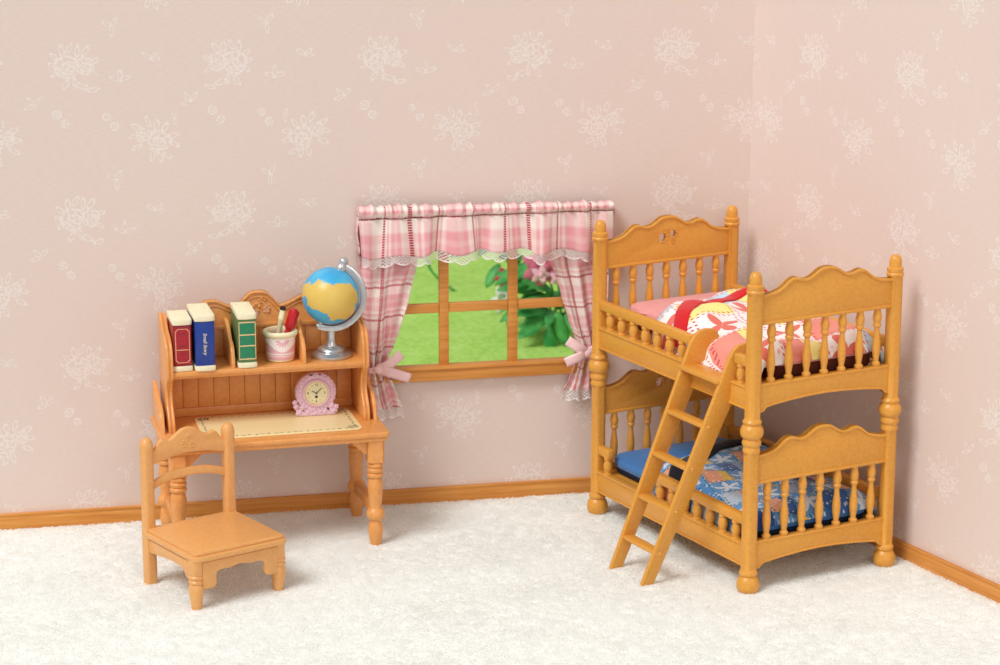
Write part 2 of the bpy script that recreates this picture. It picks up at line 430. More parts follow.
for (x, z, dx, dz) in ((-.05, .78, -1, -.2), (-.1, .74, -1, .15), (.02, .8, -.6, .6), (.04, .7, .5, -.4), (0, .76, -.7, -.6), (-.16, .72, -.9, -.4), (.05, .82, .7, .3), (-.12, .79, -.4, .7), (.06, .62, .6, -.5), (.03, .55, -.5, -.6), (.05, .66, -.4, .2), (0.02, .6, .8, .1)):
    lv.append(((x-.06, -.02, z-.12), (dx, -.3, dz), .19, .042, .2))
plant((-.5, 3.95, 0), 'flower_stem', 'leafy stem with red and white blossoms left of the bush outside', lv,
      [((-.01, -.16, .36), .085, 'petal_red', 6), ((-.02, -.16, .20), .11, 'petal_white', 6)],
      [[(.03, 0, -.02), (.05, -.02, .3), (.02, -.02, .65)], [(.04, -.02, .2), (.03, -.06, .27), (.0, -.12, .35)], [(.04, -.02, .05), (.03, -.08, .11), (-.02, -.12, .19)]])
b = MB(); b.tube(crom([(-.60, 5.0, -.03), (-.80, 5.0, .14), (-.86, 5.0, .32), (-.80, 5.0, .46), (-.7, 5.0, .55)], 6), .011, 6)
add_leaf(b, (-.72, 5.0, .52), (1, 0, .3), .14, .03); add_leaf(b, (-.84, 5.0, .38), (-1, -.2, .3), .12, .025)
tag(b.build('plant_stem', 'leaf'), 'thin bent green stem rising alone on the lawn outside', 'plant')

# ------------------------------------------------------------------ curtains
def plaid_mat():
    g = G('pink_plaid'); u, v, _ = g.sep(g.uv())
    def band(c, P, c0, w, soft=.006):
        m = g.math('PINGPONG', g.math('ADD', g.math('SUBTRACT', c, c0), 50*2*P), P)   # 0 at c0, rises to P half a period away (period 2P)
        return g.math('SUBTRACT', 1.0, g.smooth(m, w-soft, w+soft))
    def axis(c, P, o):
        wide = band(c, P, o+P, P*.42); thin1 = band(c, P, o+P*.32, P*.07, .003); light = band(c, P, o+P, P*.10, .004)
        return wide, thin1, light
    Pu = .085; Pv = .076
    wu, tu, lu = axis(u, Pu, 0); wv, tv, lv_ = axis(v, Pv, 0)
    pk = g.math('ADD', g.math('MULTIPLY', wu, .40), g.math('MULTIPLY', wv, .36))
    pk = g.math('ADD', pk, g.math('MULTIPLY', g.math('ADD', tu, tv), .35))
    pk = g.math('SUBTRACT', pk, g.math('MULTIPLY', g.math('ADD', lu, lv_), .15), None, True)
    dash_v = g.math('GREATER_THAN', g.math('SINE', g.math('MULTIPLY', v, 950.0)), -.5)
    dash_u = g.math('GREATER_THAN', g.math('SINE', g.math('MULTIPLY', u, 620.0)), -.5)
    ru = g.math('MULTIPLY', band(u, Pu, 0, .0072, .002), dash_v)
    rv = g.math('MULTIPLY', band(v, Pv, 0, .0052, .002), dash_u)
    rd = g.math('MAXIMUM', ru, rv)
    wv2 = g.math('MULTIPLY', g.math('SINE', g.math('MULTIPLY', u, 1500.0)), g.math('SINE', g.math('MULTIPLY', v, 1500.0)))
    c = g.mix(pk, lin((247, 234, 226)), lin((228, 128, 140)))
    c = g.mix(rd, c, lin((186, 36, 58)))
    g.bump(wv2, .25, .002); return g.fin(c, .9, .15, 0, .2)
M['plaid'] = plaid_mat()
def lace_mat():
    g = G('white_lace'); u, v, _ = g.sep(g.uv())
    cx = g.math('SINE', g.math('MULTIPLY', u, 380.0)); cy = g.math('SINE', g.math('ADD', g.math('MULTIPLY', v, 380.0), 0))
    h = g.math('GREATER_THAN', g.math('MULTIPLY', cx, cy), -.12)
    # solid rim near the scalloped hem (v<.006) ; open mesh elsewhere
    rim = g.math('LESS_THAN', v, .007)
    holes = g.math('MULTIPLY', h, g.math('SUBTRACT', 1.0, rim))
    g.put(g.b.inputs['Alpha'], g.math('SUBTRACT', 1.0, g.math('MULTIPLY', holes, .95)))
    return g.fin(lin((250, 243, 241)), .85, .1)
M['lace'] = lace_mat()

def valance():
    r = thing('valance', 'gathered pink plaid valance with lace hem across the window top', 'curtain', ((WX0+WX1)/2, 0, 1.6))
    off = r.location; X0, X1 = -2.143, -.772
    rv = random.Random(11)
    ph = [rv.uniform(0, 6.28) for _ in range(8)]
    def pleat(x):
        return .5*math.sin(x*33+ph[0]+1.5*math.sin(x*5+ph[1]))+.32*math.sin(x*52+ph[2])*(.5+.5*math.sin(x*7+1))+.25*math.sin(x*17+ph[3])
    def gath(x): return math.sin(x*118+ph[4]+2*math.sin(x*13))*.6+.4*math.sin(x*83+ph[5])
    def bot(x):
        z = 1.40-.004*math.sin(x*14)
        if x < -1.80: z -= .012
        if x > -1.22: z -= .018
        if x > -.92: z -= .022
        return z+.010*math.sin(x*29+ph[6])
    def yb(x, t):      # t 0 at the seam, 1 at hem
        edge = min(1, (x-X0)/.05, (X1-x)/.05)
        return -.092-.032*pleat(x)*(.35+.65*t)*edge*1.35-.02*t
    def body(u, v):
        x = X0+(X1-X0)*u; zt = 1.592; zb = bot(x)
        sw = .014*math.sin(x*21+ph[7])*v
        return (x+sw, yb(x, v), zt+(zb-zt)*v)
    U = lambda u: (X1-X0)*u*1.06+.018*math.sin(u*40+1)*1.2+.045
    b = MB(off); b.grid(body, 360, 14, lambda u, v: (U(u), .145-.10*v)); b.build('skirt', 'plaid', r, ang=180, solid=.004)
    def head(u, v):
        x = X0+(X1-X0)*u; ed = min(1, u*16, (1-u)*16); top = 1.664-.026*u+(.008*gath(x)+.006*pleat(x))*ed; a = PI*v
        puff = .5+.5*math.sin(a)
        y = -.084-.026*math.sin(a)*(1+.9*gath(x)*ed)-.024*pleat(x)*(1-v)*ed if v < .999 else -.05
        return (x, y, 1.592+(top-1.592)*(v**.85))
    b = MB(off); b.grid(head, 420, 10, lambda u, v: (U(u)+.004*math.sin(u*300), .152+.046*v)); b.build('gathered_heading', 'plaid', r, ang=180, solid=.004)
    for xe in (X0, X1):
        b = MB(off); b.grid(lambda u, v: (xe+.006*math.sin(v*9), -.09+.085*u, (1.655 if xe < -1.5 else 1.630)-.25*v), 6, 12, lambda u, v: (u*.09, .2-v*.25))
        b.build('side_return', 'plaid', r, ang=180, solid=.004)
    def lace(u, v):
        x = X0+(X1-X0)*u; zb = bot(x); s = abs(math.sin(x*PI/.075+.4*math.sin(x*9))); d = .024+.024*s**.6
        sw = .014*math.sin(x*21+ph[7])
        return (x+sw, yb(x, 1)-.004, zb+.004-(d+.004)*v)
    b = MB(off)
    b.grid(lace, 420, 7, lambda u, v: ((X1-X0)*u, .05*(1-v))); b.build('lace_trim', 'lace', r, ang=180)
valance()

def curtain(side):
    # rows: z, x_outer, x_inner
    if side == 'left':
        rows = [(1.46, -2.145, -1.800), (1.35, -2.135, -1.825), (1.16, -2.128, -1.872), (.99, -2.118, -1.920), (.90, -2.108, -1.950), (.83, -2.100, -1.985), (.79, -2.096, -2.005), (.76, -2.096, -2.0), (.70, -2.10, -1.965), (.62, -2.098, -1.935), (.555, -2.088, -1.912)]
        lab = 'left pink plaid curtain tied with ribbon bow beside the desk'
    else:
        rows = [(1.46, -1.145, -.775), (1.32, -1.099, -.78), (1.135, -1.043, -.785), (.99, -1.000, -.80), (.92, -.975, -.815), (.86, -.950, -.83), (.82, -.945, -.845), (.79, -.95, -.842), (.73, -.975, -.83), (.66, -1.0, -.815), (.600, -1.03, -.80)]
        lab = 'right pink plaid curtain tied with ribbon bow behind the bunk bed'
    xc = (rows[0][1]+rows[0][2])/2
    r = thing('curtain', lab, 'curtain', (xc, -.03, rows[-1][0]), 0, 'plaid curtains at the window')
    off = r.location; zs = [q[0] for q in rows]
    def ev(z):
        for i in range(len(rows)-1):
            if z >= rows[i+1][0]-1e-6:
                t = (rows[i][0]-z)/(rows[i][0]-rows[i+1][0]); t = t*t*(3-2*t)*.4+t*.6
                return [rows[i][k]*(1-t)+rows[i+1][k]*t for k in (1, 2)]
        return rows[-1][1:]
    zt, zb = zs[0], zs[-1]; tie = .785 if side == 'left' else .815
    wid0 = .36
    def surf(u, v):
        z = zt+(zb-zt)*v; a, c = ev(z); x = a+(c-a)*u; w = c-a
        k = math.exp(-((z-tie)/.10)**2)
        amp = .011+.012*k
        y = -.045-.016*k+amp*math.sin(u*2*PI*3.2+.8+2*math.sin(z*7))+.005*math.sin(u*31+z*9)
        y -= .02*math.sin(PI*u)*(1-k)*.5
        return (x, y, z+.006*math.sin(u*7+2)*v)
    flip = 1 if side == 'left' else -1
    b = MB(off); b.grid(surf, 90, 90, lambda u, v: (wid0*u*flip*.72+.065, .8*(1-v)+.015+.02*math.sin(u*6)*v)); b.build('cloth', 'plaid', r, ang=180, solid=.004)
    def lace(u, v):
        p = Vector(surf(u, 1)); s = abs(math.sin(u*PI*3.5)); return (p.x-.006*v*flip+(u-.5)*.03*v, p.y-.004-.008*v*math.sin(u*20), p.z+.004-(.045+.018*s)*v)
    b = MB(off); b.grid(lace, 90, 7, lambda u, v: (.22*u, .05*(1-v))); b.build('lace_trim', 'lace', r, ang=180)
    # ribbon: band round the curtain, knot and two tails
    a, c = ev(tie); yk = -.088; xm = (a+c)/2+(.0 if side == 'left' else -.01)
    def strip(b, pts, w, tdir=(0, 0, 1), th=.004):
        P = crom(pts, 6); t = Vector(tdir)
        def f(u, v):
            p = P[min(int(round(u*(len(P)-1))), len(P)-1)]
            d = (P[min(len(P)-1, int(round(u*(len(P)-1)))+1)]-P[max(0, int(round(u*(len(P)-1)))-1)]).normalized()
            s = Vector((0, -1, 0)).cross(d); s = s.normalized() if s.length > .2 else Vector((0, 0, 1))
            if s.z < 0: s = -s
            return p+s*w*(v-.5)+Vector((0, -.003*math.sin(PI*v), 0))
        b.grid(f, len(P), 5)
    b = MB(off); pts = []
    N = 40
    def bandf(u, v):
        an = 2*PI*u; return ((a+c)/2+(c-a)*.56*math.cos(an), -.055+.034*math.sin(an), tie+.012*math.cos(an)*flip+.032*(v-.5))
    b.grid(bandf, 40, 5); rb = b.build('tieback', 'ribbon', r, ang=180, solid=.003)
    sgn = 1 if side == 'left' else -1
    tails = [[(xm, yk-.006, tie), (xm+sgn*.055, yk-.026, tie+.030), (xm+sgn*.125, yk-.014, tie+.082)],
             [(xm, yk-.006, tie), (xm+sgn*.06, yk-.03, tie-.012), (xm+sgn*.17, yk-.016, tie-.055)]]
    if side != 'left':
        tails = [[(xm, yk-.006, tie), (xm-.045, yk-.026, tie+.030), (xm-.115, yk-.014, tie+.078)], [(xm, yk-.006, tie), (xm-.05, yk-.03, tie-.012), (xm-.125, yk-.016, tie-.045)],
                 [(xm, yk-.006, tie), (xm+.03, yk-.02, tie+.02), (xm+.075, yk-.012, tie+.04)]]
    for tl in tails:
        b = MB(off); strip(b, tl, .054); b.build('ribbon_tail', 'ribbon', rb, ang=180, solid=.003)
    b = MB(off); b.ball((xm, yk-.012, tie), .026, 14, (1, .6, .8)); b.build('knot', 'ribbon', rb)
curtain('left'); curtain('right')

# ------------------------------------------------------------------ emblem carved in the boards: two round cut-outs with small petals
def emblem(b, cx, cz, y, s, holes=False):
    for (dx, dz, r) in ((-.036, -.017, .027), (.030, -.001, .023), (.028, -.040, .012)) if holes else ((-.026, -.012, .016), (.020, -.022, .013)):
        for k in range(8 if r > .02 else 5):
            a = 2*PI*k/(8 if r > .02 else 5)+.3; b.ball((cx+s*(dx+r*.85*math.cos(a)), y, cz+s*(dz+r*math.sin(a))), s*.0065, 8, (1, .6, 1))
    for (dx, dz) in ((-.012, .022), (.0, .028), (-.006, .012), (.012, .020)): b.ball((cx+s*dx, y, cz+s*dz), s*.006, 8, (1, .6, 1))
def hole(cx, cz, r, n=12, sx=1):
    return [(cx+r*sx*math.cos(2*PI*k/n), cz+r*math.sin(2*PI*k/n)) for k in range(n)]

# ------------------------------------------------------------------ bunk bed
BA = (-.5022, -1.7321); BT = .29381; BW, BL = .8255, 1.421; UP = .79
cb_, sb_ = math.cos(BT), math.sin(BT)
def bed_world(a, b_, z=0): return (BA[0]+a*cb_-b_*sb_, BA[1]+a*sb_+b_*cb_, z)
BOFF = (BW/2, BL/2, 0)
def bunk():
    r = thing('bunk_bed', 'ochre wooden bunk bed with scalloped ends standing in the corner', 'bed', bed_world(BW/2, BL/2), BT)
    foot = [(.036, 0), (.050, .010), (.056, .028), (.056, .050), (.050, .072), (.038, .086)]
    def post(x, y):
        b = MB(BOFF); c = (x, y, 0)
        s_ = 5
        prof = foot+[(.044, .092), (.046, .103), (.042, .112), (.0315, .120, s_), (.0315, .705, s_), (.041, .712), (.044, .722), (.041, .732), (.038, .742), (.046, .752), (.048, .764), (.043, .774), (.040, .782),
                     (.052, .792), (.057, .808), (.057, .826), (.050, .842), (.040, .852), (.046, .858), (.047, .868), (.041, .876), (.0315, .884, s_), (.0315, 1.490, s_), (.042, 1.496), (.044, 1.506), (.038, 1.514), (.041, 1.520), (.041, 1.534), (.030, 1.541), (.031, 1.56), (.029, 1.578), (.023, 1.592), (.012, 1.600), (.003, 1.602)]
        b.lathe(prof, c, 28); b.build('post', 'bed', r)
    for x in (0, BW):
        for y in (0, BL): post(x, y)
    C = BW/2
    half = [(0, .798), (.04, .793), (.07, .777), (.105, .757), (.14, .752), (.175, .763), (.205, .764), (.235, .748), (.27, .722), (.31, .707), (.35, .70), (.385, .698)]
    top = [(C-x, z) for x, z in reversed(half)]+[(C+x, z) for x, z in half[1:]]
    top = [tuple(p)[:2] for p in crom([(x, z, 0) for x, z in top], 4)]
    def board(y, z0, kind):
        head = kind == 'head'
        b = MB(BOFF); t2 = [(x, z+z0) for x, z in top]
        outl = [(.02, .558+z0), (BW-.02, .558+z0)]+list(reversed(t2))
        loops = [outl]
        if head: loops += [list(reversed(hole(C-.036, .683+z0, .029, 14, .8))), list(reversed(hole(C+.030, .700+z0, .025, 14, .75)))]
        b.sheet(loops, .030, T((0, y, 0)) @ XZ, .003)
        # raised lip that follows the scalloped edge, and the rail under the panel
        lip = t2+[(x, z-.016) for x, z in reversed(t2)]
        b.sheet([lip], .046, T((0, y, 0)) @ XZ, .005)
        b.box(.02, BW-.02, y-.021, y+.021, .549+z0, .566+z0, .005)
        if head:
            emblem(b, C, .700+z0, y-.016, 1.0, True)
        ob = b.build('headboard' if head else 'footboard', 'bed', r)
        # bottom rail with arched underside
        arch = [(.03, .118), (.052, .122), (.068, .140), (.10, .146), (.2, .157), (.31, .165), (C, .168)]
        arch = arch+[(BW-x, z) for x, z in reversed(arch[:-1])]
        low = [(x, z+z0) for x, z in arch]
        b = MB(BOFF); b.sheet([low+[(BW-.02, .258+z0), (.02, .258+z0)]], .036, T((0, y, 0)) @ XZ, .004)
        b.box(.02, BW-.02, y-.022, y+.022, .248+z0, .262+z0, .005)
        lp = low+[(x, z+.012) for x, z in reversed(low)]; b.sheet([lp], .044, T((0, y, 0)) @ XZ, .003)
        b.build('bottom_rail', 'bed', ob)
        for k in range(7):
            x = C+(k-3)*.1045; zb = .258+z0; h = .294
            pr = [(.016, 0), (.022, .008), (.022, .020), (.014, .028), (.015, .042), (.019, .065), (.0215, .095), (.020, .125), (.0155, .158), (.0125, .185), (.013, .198), (.020, .204), (.021, .214), (.0165, .220), (.0215, .236), (.0225, .254), (.019, .268), (.017, .278), (.0175, h)]
            b = MB(BOFF); b.lathe(pr, (x, y, zb), 14); b.build('spindle', 'bed', ob)
    for z0 in (0, UP):
        board(0, z0, 'foot'); board(BL, z0, 'head')
    def guard(x, y0, y1, z0, ys):
        b = MB(BOFF); b.box(x-.021, x+.021, y0, y1, .336+z0, .388+z0, .010); g_ = b.build('guard_rail', 'bed', r)
        for y in ys:
            pr = [(.019, 0), (.025, .006), (.025, .013), (.018, .018), (.023, .03), (.0265, .045), (.0265, .058), (.022, .074), (.018, .082), (.024, .088), (.024, .096), (.019, .104)]
            b = MB(BOFF); b.lathe([(p[0]*.93, p[1]) for p in pr], (x, y, .238+z0), 14); b.build('spindle', 'bed', g_)
    sp = [1.309-.1148*k for k in range(7)]
    for z0 in (0, UP):
        for x, nm in ((0, 1), (BW, 0)):
            b = MB(BOFF)
            b.box(x-.018, x+.018, .02, BL-.02, .135+z0, .245+z0, .004)
            b.box(x-.025, x+.025, .02, BL-.02, .232+z0, .246+z0, .005); b.box(x-.023, x+.023, .02, BL-.02, .128+z0, .140+z0, .004)
            b.build('side_rail', 'bed', r)
        if z0: guard(0, .525, BL-.02, z0, sp); guard(0, .02, .14, z0, [.100])
        else: guard(0, .02, BL-.525, z0, [BL-v for v in sp]); guard(0, BL-.14, BL-.02, z0, [BL-.103])
        guard(BW, .02, BL-.02, z0, [.112+.1196*k for k in range(11)])
        b = MB(BOFF); b.box(.01, BW-.01, .01, BL-.01, .200+z0, .240+z0, .002); b.build('bed_base', 'bed', r)
bunk()

def ladder():
    fb0, fb1 = .318, .608     # feet (b), near floor
    tb0, tb1 = .165, .505     # top
    af = -.385; at_ = -.045; zt = 1.055
    mid = bed_world(af, (fb0+fb1)/2)
    r = thing('ladder', 'ochre wooden ladder with five rungs hooked on the upper bunk', 'ladder', mid, BT)
    off = (af, (fb0+fb1)/2, 0)
    th = .026
    for (f_, t_) in ((fb0, tb0), (fb1, tb1)):
        # outline of the upright in (a, z)
        w = .034
        out = [(af-w, 0.002), (af+w, .002), (at_+w+.052, zt-.035), (at_+.080, zt-.012), (.095, zt-.008), (.112, 1.050), (.132, 1.10), (.134, 1.165), (.122, 1.192), (.098, 1.205), (.055, 1.210), (.02, 1.204), (-.010, 1.182), (-.032, 1.150), (-.055, 1.095), (at_-w, zt-.02)]
        # shear in b with height
        def shear(sh_th, y0):
            return lambda z: y0
        b = MB(off); b.sheet([out], th, XZ, .005)
        # proud rim along the front edge
        path = [(af-w+.010, .006), (at_-w+.012, zt-.02), (-.043, 1.10), (-.020, 1.150), (.0, 1.176), (.03, 1.196), (.06, 1.20)]
        for v in b.bm.verts:
            k = min(1, max(0, v.co.z/1.05)); v.co.y += f_+(t_-f_)*k
            
        b.build('upright', 'bed', r)
    def rung(z):
        k = z/1.05; a = af+(at_-af)*(z/zt); y0 = fb0+(tb0-fb0)*k; y1 = fb1+(tb1-fb1)*k
        b = MB(off); wide = .028 if z < 1 else .042
        b.box(a-wide, a+wide, y0-.004, y1+.004, z-.011, z+.011, .006)
        if z < 1.0:
            b.ball((a, y0-.0135, z), .009, 10)
        b.build('rung', 'bed', r)
    for z in (.168, .380, .595, .808, 1.030): rung(z)

ladder()

# ------------------------------------------------------------------ bedding
def patch_mat(name, cols, motif, seam, petals, P, white_bg):
    g = G(name); u, v, _ = g.sep(g.uv())
    uu = g.math('DIVIDE', u, P); vv = g.math('DIVIDE', v, P)
    iu = g.math('FLOOR', uu); iv = g.math('FLOOR', vv)
    fu = g.math('SUBTRACT', g.math('FRACT', uu), .5); fv = g.math('SUBTRACT', g.math('FRACT', vv), .5)
    wn = g.n('ShaderNodeTexWhiteNoise', noise_dimensions='2D'); g.put(wn.inputs['Vector'], g.comb(iu, iv))
    par = g.math('PINGPONG', g.math('ADD', iu, iv), 1.0)
    stops = [(i/len(cols), lin(c)) for i, c in enumerate(cols)]
    filler = g.ramp(wn.outputs['Value'], stops, True)
    # in the filler squares a narrow strip of another colour
    wn2 = g.n('ShaderNodeTexWhiteNoise', noise_dimensions='2D'); g.put(wn2.inputs['Vector'], g.comb(g.math('ADD', iu, 7.3), g.math('ADD', iv, 3.1)))
    filler2 = g.ramp(wn2.outputs['Value'], stops, True)
    filler = g.mix(g.math('GREATER_THAN', fu, .12), filler, filler2)
    p = g.comb(fu, fv); acc = None
    for k in range(petals):
        a = 2*PI*k/petals+.35; rr_ = .23
        d = g.length(g.tex(p, (rr_*math.cos(a), rr_*math.sin(a), 0), a, (.22, .10 if petals < 5 else .08, 1)))
        acc = d if acc is None else g.math('MINIMUM', acc, d)
    fmask = g.math('LESS_THAN', acc, 1.0)
    white = g.mix(fmask, lin(white_bg), lin(motif))
    c = g.mix(g.math('GREATER_THAN', par, .5), white, filler)
    au = g.math('ABSOLUTE', fu); av = g.math('ABSOLUTE', fv); edge = g.math('MAXIMUM', au, av)
    du = g.math('GREATER_THAN', g.math('SINE', g.math('MULTIPLY', g.math('ADD', u, v), 230.0)), .35)
    sm = g.math('MULTIPLY', g.math('LESS_THAN', g.math('ABSOLUTE', g.math('SUBTRACT', edge, .455)), .022), du)
    c = g.mix(sm, c, lin(seam))
    if petals == 5:      # printed with small white spots
        vo = g.n('ShaderNodeTexVoronoi'); g.put(vo.inputs['Vector'], g.comb(u, v)); vo.inputs['Scale'].default_value = 42
        c = g.mix(g.math('MULTIPLY', g.math('LESS_THAN', vo.outputs['Distance'], .26), .75), c, lin((222, 232, 240)))
    n = g.noise(g.comb(u, v), 26, 2); spk = g.math('GREATER_THAN', n, .68); c = g.mix(g.math('MULTIPLY', spk, .7), c, lin(cols[3]))
    g.bump(g.noise(g.comb(u, v), 14, 2), .3, .01)
    return g.fin(c, .85, .1, 0, .2)
M['quilt_red'] = patch_mat('patchwork_red', [(250, 238, 140), (250, 240, 150), (250, 244, 244), (240, 150, 134), (196, 226, 244), (250, 240, 150), (242, 156, 140)], (232, 122, 108), (214, 78, 88), 4, .235, (250, 246, 244))
M['quilt_blue'] = patch_mat('patchwork_blue', [(84, 140, 196), (236, 196, 60), (60, 104, 172), (190, 212, 232), (44, 76, 150), (150, 176, 210), (232, 166, 130)], (214, 226, 236), (32, 96, 92), 5, .15, (104, 158, 210))
M['band_red'] = plain('lining_red', (220, 30, 40), .8, .1, 0, .3); M['band_black'] = plain('lining_black', (26, 26, 34), .8, .1, 0, .2)
M['pink_sheet'] = plain('pink_sheet', (240, 166, 162), .85, .1, 0, .2); M['blue_sheet'] = plain('blue_sheet', (64, 126, 192), .7, .2, 0, .2)
M['brown_side'] = plain('brown_side', (92, 44, 34), .8, .1); M['navy_side'] = plain('navy_side', (36, 42, 60), .8, .1)

def rrect(x0, x1, y0, y1, r, n=8):
    out = []
    for cx, cy, a0 in ((x1-r, y1-r, 0), (x0+r, y1-r, PI/2), (x0+r, y0+r, PI), (x1-r, y0+r, 3*PI/2)):
        for k in range(n+1): a = a0+PI/2*k/n; out.append((cx+r*math.cos(a), cy+r*math.sin(a)))
    return out
def bedding(z0, where):
    up_ = where == 'upper'
    base = bed_world(BW/2, BL/2, .242+z0)
    lab = ('pink topped mattress with brown side on the upper bunk' if up_ else 'blue topped mattress with black side on the lower bunk')
    r = thing('mattress', lab, 'mattress', base, BT, 'mattresses on the bunk bed'); off = (BW/2, BL/2, .242+z0)
    xl = .125 if up_ else .045; dz = 0 if up_ else -.022
    o1 = rrect(xl+.008, BW-.055, .040, BL-.030, .10)
    b = MB(off); b.sheet([o1], .085 if up_ else .050, T((0, 0, .242+z0+(.0435 if up_ else .026))), .020); b.build('side_band', 'brown_side' if up_ else 'navy_side', r)
    o2 = rrect(xl, BW-.045, .036, BL-.026, .10)
    b = MB(off)
    b.sheet([o2], .052 if up_ else .064, T((0, 0, (.334 if up_ else .304)+z0)), .025)
    b.ball((BW/2+.02, BL-.22, .345+dz+z0), 1, 28, (BW/2-.09, .15, .030 if up_ else .035))
    b.build('top_cover', 'pink_sheet' if up_ else 'blue_sheet', r)
    lab = ('white patchwork quilt with coral petals and red band on upper bunk' if up_ else 'blue patchwork quilt with black band on lower bunk')
    q = thing('quilt', lab, 'quilt', bed_world(BW/2, .55, .36+z0), BT, 'patchwork quilts on the bunk bed'); off = (BW/2, .55, .36+z0)
    sd = 0 if up_ else 1.7
    A0, A1 = .030, BW-.030
    def hgt(a, c):
        t = (a-A0)/(A1-A0); e = min(t, 1-t); s = min(1, e/.13) if t > .5 or not up_ else min(1, max(0, (a-.055)/.16)); s = math.sqrt(max(0, 1-(1-s)**2))
        f = min(1, max(0, c/.12)); f = math.sqrt(max(0, 1-(1-f)**2))
        z = (.285+.075*s if t > .5 or not up_ else .262+.098*s)+dz+.045*s*(.35+.65*f)
        hk = 1 if up_ else .55
        z += hk*s*(.026*math.exp(-((c-.82-.35*(t-.3))/.16)**2)+.018*math.sin(a*9+c*7+sd)*f+.009*math.sin(c*23-a*11+sd)+.006*math.sin(a*31+c*13))
        return z+z0
    def headedge(t): return (.97+.62*t-.75*t*t+.36*t**3)+(0 if up_ else -.03)
    def qs(u, v):
        a = A0+(A1-A0)*u; e = headedge(u); c = .028+(e-.028)*v
        z = hgt(a, c)
        if v > .93: z -= .035*((v-.93)/.07)**1.5
        if v < .07: z = (z0+min(.328+dz, z-z0-.01))*(1-math.sqrt(v/.07))+z*math.sqrt(v/.07)
        ed = min(u, 1-u)
        if ed < .035: z -= .02*(1-ed/.035)
        return (a, c, z)
    b = MB(off); PQ = .235 if up_ else .15
    def quv(u, v):
        a, c, _ = qs(u, v); return ((a-.30)*.98-(c-1.04)*.2+PQ*10.5, (a-.30)*.2+(c-1.04)*.98+PQ*10.5)
    b.grid(qs, 64, 90, quv); b.build('patchwork', 'quilt_red' if up_ else 'quilt_blue', q, ang=180, solid=.010)
    # folded band lying across the quilt, slanting towards the head on the far side
    def bs(u, v):
        a = A0+.005+(A1-A0-.01)*u; c0 = .67+.85*u-.60*u*u+.012*math.sin(u*9+sd); w = .125*(1-.45*u)
        c = c0+w*(v-.15); c = min(c, headedge(u)-.01)
        return (a, c, hgt(a, c)+.010+.010*math.sin(PI*v))
    b = MB(off); b.grid(bs, 60, 10); b.build('folded_band', 'band_red' if up_ else 'band_black', q, ang=180, solid=.008)
bedding(UP, 'upper'); bedding(0, 'lower')

